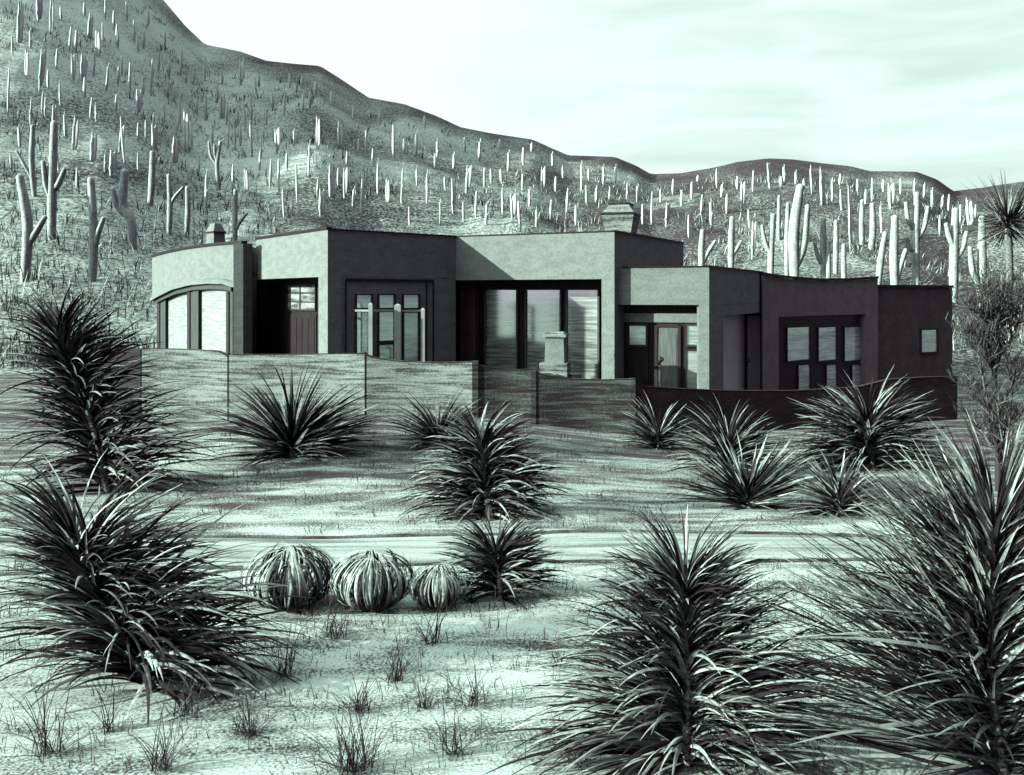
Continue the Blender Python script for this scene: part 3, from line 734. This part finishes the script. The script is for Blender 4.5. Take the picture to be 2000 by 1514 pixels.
# ---------------------------------------------------------------- grass tufts in the foreground
TUFTS = [(488, 1440, 70, 75, 46, 'dense low grass tuft, lowest one left of centre'), (702, 1392, 62, 62, 46, 'spreading grass tuft at mid bottom between two sparse tufts'),
         (362, 1398, 62, 75, 30, 'sparse grass tuft at the foot of the huge left yucca'), (552, 1318, 66, 92, 34, 'upright grass tuft right of the huge left yucca tips'),
         (770, 1335, 50, 80, 26, 'thin sparse tuft above the short stubble tuft'), (830, 1386, 34, 42, 24, 'short stubbly tuft of pale grass beside the spreading one'),
         (922, 1378, 68, 88, 40, 'spiky tuft left of the front centre yucca tips'), (888, 1478, 84, 88, 36, 'open tuft near the bottom edge, below the spiky tuft'),
         (688, 1512, 100, 120, 80, 'widest dark grass clump on the bottom edge'), (322, 1505, 70, 120, 40, 'tall loose tuft on the bottom edge under the left yucca'),
         (95, 1480, 95, 150, 44, 'loose tall grass clump in the lower left corner'), (210, 1432, 60, 90, 22, 'thin leaning tuft in the lower left, above the corner clump'),
         (655, 1248, 60, 75, 26, 'faint tuft just under the middle round agave'), (850, 1258, 70, 88, 28, 'loose tuft under the smallest round agave'),
         (1085, 1300, 50, 60, 18, 'small thin tuft left of the tall front yucca'), (600, 1205, 40, 36, 18, 'little tuft right under the largest round agave'),
         (1130, 1495, 60, 70, 26, 'low tuft at the bottom edge by the tall front yucca')]
for i, (u, v, wpx, hpx, n, lab) in enumerate(TUFTS):
    g = on_ground(u, v); k = g.y / F; r = random.Random(40 + i); mb = MB()
    for j in range(int(n * 1.35)):
        az = r.uniform(0, 6.28); e = r.uniform(.32, 1.5); rr = r.uniform(0, .42) * wpx * k
        a3 = r.uniform(0, 6.28); mb.blade(g + Vector((rr * math.cos(a3), rr * math.sin(a3) * .6, -.02)), az, e, hpx * k * r.uniform(.6, 1.55), r.uniform(.2, 1.2), .95 * k, seg=5, fold=.2)
    tag(mb.build('grass_tuft', 'grass'), lab, 'grass tuft', 'grass tufts in the foreground')
# short dry grass strewn over the yard: nobody could count it
mb = MB(); r = random.Random(77)
cl = [(r.uniform(-14, 14), r.uniform(7, 22.5)) for _ in range(800)]
for cx, cy in cl:
    if 12.4 < cy < 14.1 or abs(cx) > cy * .62: continue
    for j in range(r.randint(3, 12)):
        x = cx + r.gauss(0, .16); y = cy + r.gauss(0, .05); k = y / F
        mb.blade((x, y, yard(x, y) - .01), r.uniform(0, 6.28), r.uniform(.5, 1.5), r.uniform(8, 26) * k * (.7 + 3 / y), r.uniform(0, .8), .8 * k, seg=3, fold=.2)
for i in range(520):
    cy = r.uniform(6.9, 12.3); cx = r.uniform(-.62, .62) * cy
    for j in range(r.randint(5, 14)):
        x = cx + r.gauss(0, .10); y = cy + r.gauss(0, .04); k = y / F
        mb.blade((x, y, yard(x, y) - .01), r.uniform(0, 6.28), r.uniform(.4, 1.5), r.uniform(14, 46) * k, r.uniform(0, 1.1), .6 * k, seg=4, fold=.2)
o = mb.build('dry_grass', 'grass'); tag(o, 'short dry grass blades strewn over the pale yard', 'grass', kind='stuff')

# low scrub on the hillside: uncountable
mb = MB(); r = random.Random(78)
for i in range(5200):
    u = r.uniform(-60, 2060); d = 43 + 115 * r.random() ** 2.0; x = (u - 1000) / F * d
    if noise.noise(Vector((x * .09, d * .06, 2))) < -.12: continue
    z = height(x, d); s_ = r.uniform(.5, 1.0) * (1.7 if r.random() < .35 else 1)
    for j in range(7):
        mb.blade((x + r.gauss(0, .35), d + r.gauss(0, .35), z - .05), r.uniform(0, 6.28), r.uniform(.6, 1.5), s_ * r.uniform(.5, 1.3), r.uniform(0, .5), .035 * (.6 + d / 90), seg=2, fold=.2)
o = mb.build('scrub', 'scrub'); tag(o, 'pale and dark brush covering the hillside behind the house', 'scrub', kind='stuff')

# ---------------------------------------------------------------- saguaros
def sag_tube(mb, pts, rad, n=12):
    sp = spline(pts, 12); m = len(sp); rs = []
    for i in range(m):
        t = i / (m - 1); rs.append(rad * (.82 + .26 * math.sin(math.pi * min(1, t * .9 + .1))))
    d = (sp[-1] - sp[-2]).normalized()
    for q, f in ((.55, .86), (.85, .6), (1.0, .3)): sp.append(sp[m - 1] + d * rad * q * 1.3); rs.append(rad * f)
    mb.tube(sp, rs, n, ribs=.10)
SAG = [ # trunk px, radius px, arms px, label
 ([(48, 548), (54, 440), (40, 352)], 9, [[(56, 478), (70, 455), (86, 428)]], 'thick bent saguaro nearest the left edge with one low right arm'),
 ([(68, 384), (62, 320), (64, 250)], 5, [[(62, 348), (48, 322), (34, 298)]], 'slim saguaro behind the left edge one, arm angled to the upper left'),
 ([(101, 468), (102, 370), (106, 246)], 8, [[(99, 388), (90, 360), (85, 320)], [(104, 372), (114, 360), (125, 334)]], 'tall two armed saguaro high on the left slope'),
 ([(180, 552), (183, 460), (178, 356)], 8, [[(184, 492), (190, 462), (201, 430)]], 'straight thick saguaro with one short right arm left of the curved wing'),
 ([(260, 487), (255, 430), (240, 400), (243, 342)], 9, [[(250, 425), (228, 402), (221, 374)]], 'bowed saguaro with a left arm just left above the curved wing'),
 ([(293, 402), (297, 350), (298, 302)], 6, [], 'armless stout saguaro upslope of the curved wing'),
 ([(330, 457), (332, 400), (330, 346)], 5, [[(333, 400), (342, 384), (356, 368)]], 'slender saguaro with forked right arm behind the small chimney'),
 ([(363, 462), (367, 415), (366, 370)], 5, [], 'short armless saguaro beside the slender forked one'),
 ([(428, 372), (424, 320), (430, 280)], 4, [[(424, 322), (412, 305), (408, 280)], [(425, 320), (420, 300), (419, 284)]], 'distant candelabra saguaro with three prongs, above the small chimney'),
 ([(459, 474), (459, 420), (460, 376)], 5, [[(461, 450), (468, 435), (481, 418)]], 'saguaro rising right of the small chimney with a stub arm'),
 ([(1371, 540), (1370, 490), (1372, 455)], 6, [[(1373, 515), (1382, 495), (1395, 474)]], 'short forked saguaro right behind the middle block'),
 ([(1428, 545), (1428, 480), (1430, 430)], 6, [[(1430, 498), (1438, 488), (1446, 474)]], 'saguaro with a stub arm above the low block corner'),
 ([(1505, 555), (1506, 490), (1510, 425)], 6, [[(1504, 495), (1494, 470), (1489, 444)]], 'Y shaped saguaro above the left end of the dark curved wall'),
 ([(1538, 555), (1537, 480), (1539, 402)], 5, [], 'thin armless saguaro just left of the tallest right hand saguaro'),
 ([(1552, 555), (1551, 450), (1562, 372)], 10, [[(1556, 520), (1570, 480), (1577, 408)]], 'tallest thick saguaro above the dark curved wall with one long arm'),
 ([(1521, 470), (1521, 430), (1522, 386)], 4, [], 'small thin saguaro upslope between the Y shaped and the thin one'),
 ([(1610, 558), (1608, 490), (1608, 432)], 6, [[(1608, 520), (1597, 500), (1592, 478)]], 'saguaro with a thin left arm above the middle of dark curved wall'),
 ([(1619, 558), (1618, 520), (1618, 476)], 5, [], 'short saguaro touching the right side of the thin armed one'),
 ([(1632, 535), (1633, 480), (1633, 436)], 5, [], 'plain column saguaro third right of the tallest one'),
 ([(1649, 556), (1648, 520), (1648, 482)], 5, [], 'shortest plain saguaro above the dark curved wall'),
 ([(1684, 478), (1683, 440), (1684, 396)], 5, [], 'dark edged column saguaro upslope above the right end of curved wall'),
 ([(1701, 488), (1705, 450), (1704, 404)], 6, [], 'stout column saguaro right beside the dark edged one'),
 ([(1714, 562), (1720, 510), (1728, 460)], 6, [], 'leaning armless saguaro at the joint of the two dark wings'),
 ([(1748, 575), (1746, 500), (1748, 430)], 8, [[(1752, 545), (1760, 515), (1768, 492)]], 'thick saguaro with a right arm above the dark end room'),
 ([(1790, 570), (1788, 480), (1791, 384)], 7, [[(1787, 450), (1774, 430), (1770, 400)], [(1792, 470), (1806, 440), (1812, 408)], [(1785, 490), (1776, 484), (1771, 468)]], 'three armed candelabra saguaro above the dark end room'),
 ([(1862, 590), (1863, 500), (1866, 416)], 8, [[(1863, 485), (1854, 462), (1849, 442)], [(1865, 510), (1880, 485), (1887, 458)]], 'two armed saguaro at the right corner of the end room'),
 ([(1918, 615), (1918, 520), (1918, 432)], 8, [[(1915, 560), (1900, 530), (1895, 488)]], 'rightmost large saguaro with a left arm, before the yucca tree'),
]
for trunk, rad, arms, lab in SAG:
    g = on_ground(*trunk[0], lo=41); d = g.y; k = d / F
    o = thing('saguaro', lab, 'cactus', g, 'large saguaros at the foot of the hill')
    tp = [P3(u, v, d) for u, v in trunk]; tp[0].z -= .3
    mb = MB(); sag_tube(mb, tp, rad * k, 20); mb.build('trunk', 'cactus', o)
    for a in arms:
        mb = MB(); sag_tube(mb, [P3(u, v, d - .1 * i) for i, (u, v) in enumerate(a)], rad * k * .68, 16); mb.build('arm', 'cactus', o)

FAR = """35 13 85 74 -5 44 98 0 66 120 15 42 206 -5 36 248 4 40 201 44 85 228 48 89 135 52 103 353 92 148 400 116 160 469 122 166 183 104 150 142 111 163
253 122 192 294 115 181 15 130 218 76 104 178 94 137 174 82 178 222 189 207 240 226 185 218 320 203 251 362 218 296 402 185 237 431 185 231 480 200 255 142 229 292
178 263 314 243 229 318 493 244 307 470 244 285 507 296 333 527 311 370 581 322 403 603 281 344 662 240 285 619 229 292 566 144 172 589 148 172 617 159 185
555 185 226 592 185 214 605 178 211 648 178 207 645 325 385 625 374 425 403 340 407 715 255 300 769 243 313 813 262 304 855 276 315 741 216 241 908 269 300 936 276 315 887 300 329
993 297 335 1022 288 322 976 272 291 1039 280 297 677 297 325 738 318 381 784 328 398 835 339 398 884 356 419 910 328 377 946 328 367 1058 332 381 929 374 426
983 370 426 1137 321 374 1179 325 360 1015 395 440 1107 367 416 1146 362 402 1165 367 395 1202 325 360 1225 360 391 1246 363 395 1272 374 440 1291 370 395 672 335 391
705 350 416 1048 409 444 1314 350 380 1351 356 390 1363 343 355 1400 329 367 1331 371 402 1369 380 420 1419 379 417 1447 360 413 1470 333 375 1503 323 371 1533 325 356
1586 329 379 1605 333 401 1626 352 394 1643 371 413 1660 375 493 1703 348 394 1738 363 409 1759 348 380 1785 348 379 1821 371 405 1852 379 413 1892 390 440 1835 420 459
1468 440 508 1722 400 455 1464 409 447 215 300 345 115 300 340 540 255 300 575 255 285 690 205 235 555 370 430 830 225 250 980 330 360 1080 300 325
60 190 235 60 60 95 110 95 135 165 150 190 165 5 32 230 60 95 230 130 165 270 70 105 290 20 50 280 150 185 330 120 150 340 165 200 365 250 290 385 190 225 300 225 262 270 240 275
435 140 165 445 250 290 455 320 362 480 330 375 545 340 382 560 300 335 520 215 245 505 145 170 620 350 388 690 370 410 660 330 365 700 270 300 728 290 325 755 350 395 790 270 300 800 405 445
815 330 362 850 300 330 860 395 440 870 345 372 905 395 435 950 400 440 960 330 360 1000 385 430 1020 340 375 1035 370 405 1075 390 430 1085 345 375 1100 325 350 1125 400 440 1150 330 352
40 250 290 22 300 335 150 330 375 205 300 335 270 300 340 60 215 245 1190 365 395 1255 400 440 1300 400 445 1345 420 465 1390 395 440 1410 360 385 1440 345 370 1525 345 370 1555 335 360 1570 350 380 1640 340 362 1675 350 375 1690 370 400 1725 350 375 1770 395 430 1805 360 385 1840 385 410 1875 400 435 1905 400 425
25 70 110 50 100 150 88 190 230 102 210 262 118 165 210 128 225 268 148 60 105 160 110 158 172 30 75 176 190 232 190 60 110 208 130 178 222 20 60 232 250 300 238 110 150 262 40 80 268 180 225
280 60 95 285 235 280 300 250 300 310 100 140 322 60 95 330 150 190 338 270 318 352 200 245 375 250 292 378 130 165 388 300 345 415 240 285 425 165 200 442 200 245 460 250 295 465 210 245 492 195 235 500 150 185 510 270 310 532 180 215 545 310 350"""
FAR = [int(t) for t in FAR.split()]; FAR = [tuple(FAR[i:i + 3]) for i in range(0, len(FAR), 3)]
protos = []
for kx in range(6):
    mb = MB(); sg = 9; pts = [(0.0 + .12 * math.sin(i * .8 + kx) * (kx % 2) * .4, 0, i / sg * .97) for i in range(sg + 1)] + [(0, 0, 1.0)]
    rs = [.35, .6, .82, .98, 1.05, 1.0, .9, .8, .66, .5, .2]
    mb.tube([(p[0], p[1], p[2]) for p in pts], rs, 10, ribs=.14)
    if kx == 3:
        mb.tube([(0, 0, .4), (1.8, 0, .47), (2.8, 0, .58), (2.9, 0, .74), (2.9, 0, .78)], [.4, .45, .5, .4, .15], 8)
    if kx == 4:
        mb.tube([(0, 0, .35), (-1.8, 0, .45), (-2.8, 0, .6), (-3.0, 0, .86), (-3.0, 0, .9)], [.4, .45, .5, .4, .15], 8)
        mb.tube([(0, 0, .45), (1.6, 0, .53), (2.6, 0, .62), (2.8, 0, .78), (2.8, 0, .82)], [.4, .4, .45, .35, .15], 8)
    if kx == 5:
        mb.tube([(0, 0, .5), (1.8, .3, .62), (3.0, .3, .82), (3.2, .3, .86)], [.4, .45, .4, .15], 8)
    me = bpy.data.meshes.new('far_saguaro'); me.from_pydata(mb.v, [], mb.f); me.polygons.foreach_set('use_smooth', mb.s); me.materials.append(M['cactus_far']); protos.append(me)
ZONES = [(0, 110, 'left edge of the scene'), (110, 215, 'dark return panel'), (215, 330, 'left end of the curved wing'), (330, 440, 'small chimney'), (440, 520, 'gap before the entrance block'), (520, 600, 'entrance porch'), (600, 660, 'entrance pillar'),
         (660, 760, 'white porch posts'), (760, 860, 'shaded side wall'), (860, 960, 'diagonal roof shadow'), (960, 1060, 'middle of the lit parapet'), (1060, 1175, 'outdoor fireplace'),
         (1175, 1260, 'large chimney'), (1260, 1345, 'dark side of the middle block'), (1345, 1430, 'front door block'), (1430, 1520, 'side door'), (1520, 1620, 'dark curved wall'), (1620, 1715, 'right end of the curved wall'),
         (1715, 1800, 'left half of the end room'), (1800, 2000, 'right half of the end room')]
ORD = ['first', 'second', 'third', 'fourth', 'fifth', 'sixth', 'seventh', 'eighth', 'ninth', 'tenth', 'eleventh', 'twelfth', 'thirteenth', 'fourteenth']
buckets = {}
for c in FAR:
    z = next(i for i, q in enumerate(ZONES) if q[0] <= c[0] < q[1])
    ridge = lerp_tab(RIDGE, c[0]); top = max(ridge, 0); q_ = (c[2] - top) / (480 - top); h = 'very high' if q_ < .22 else 'high' if q_ < .4 else 'midway up' if q_ < .62 else 'low' if q_ < .82 else 'very low'
    buckets.setdefault((z, h), []).append(c)
r = random.Random(9)
for (z, h), cs in buckets.items():
    cs.sort()
    for i, (u, v0, v1) in enumerate(cs):
        g = on_ground(u, v1, lo=41); k = g.y / F
        o = bpy.data.objects.new('saguaro', protos[r.choice((0, 1, 2, 3, 5) if v1 - v0 > 42 else (0, 1, 2))]); S.collection.objects.link(o)
        o.location = g - Vector((0, 0, .1)); o.scale = (r.uniform(2.1, 3.3) * k,) * 2 + ((v1 - v0) * k + .1,); o.rotation_euler = (r.gauss(0, .02), r.gauss(0, .04), r.uniform(-.5, .5))
        pos = 'the only one' if len(cs) == 1 else ORD[i]
        tag(o, 'pale cactus %s on slope above %s, %s' % (h, ZONES[z][2], pos), 'cactus', 'small pale cacti on the hillside')
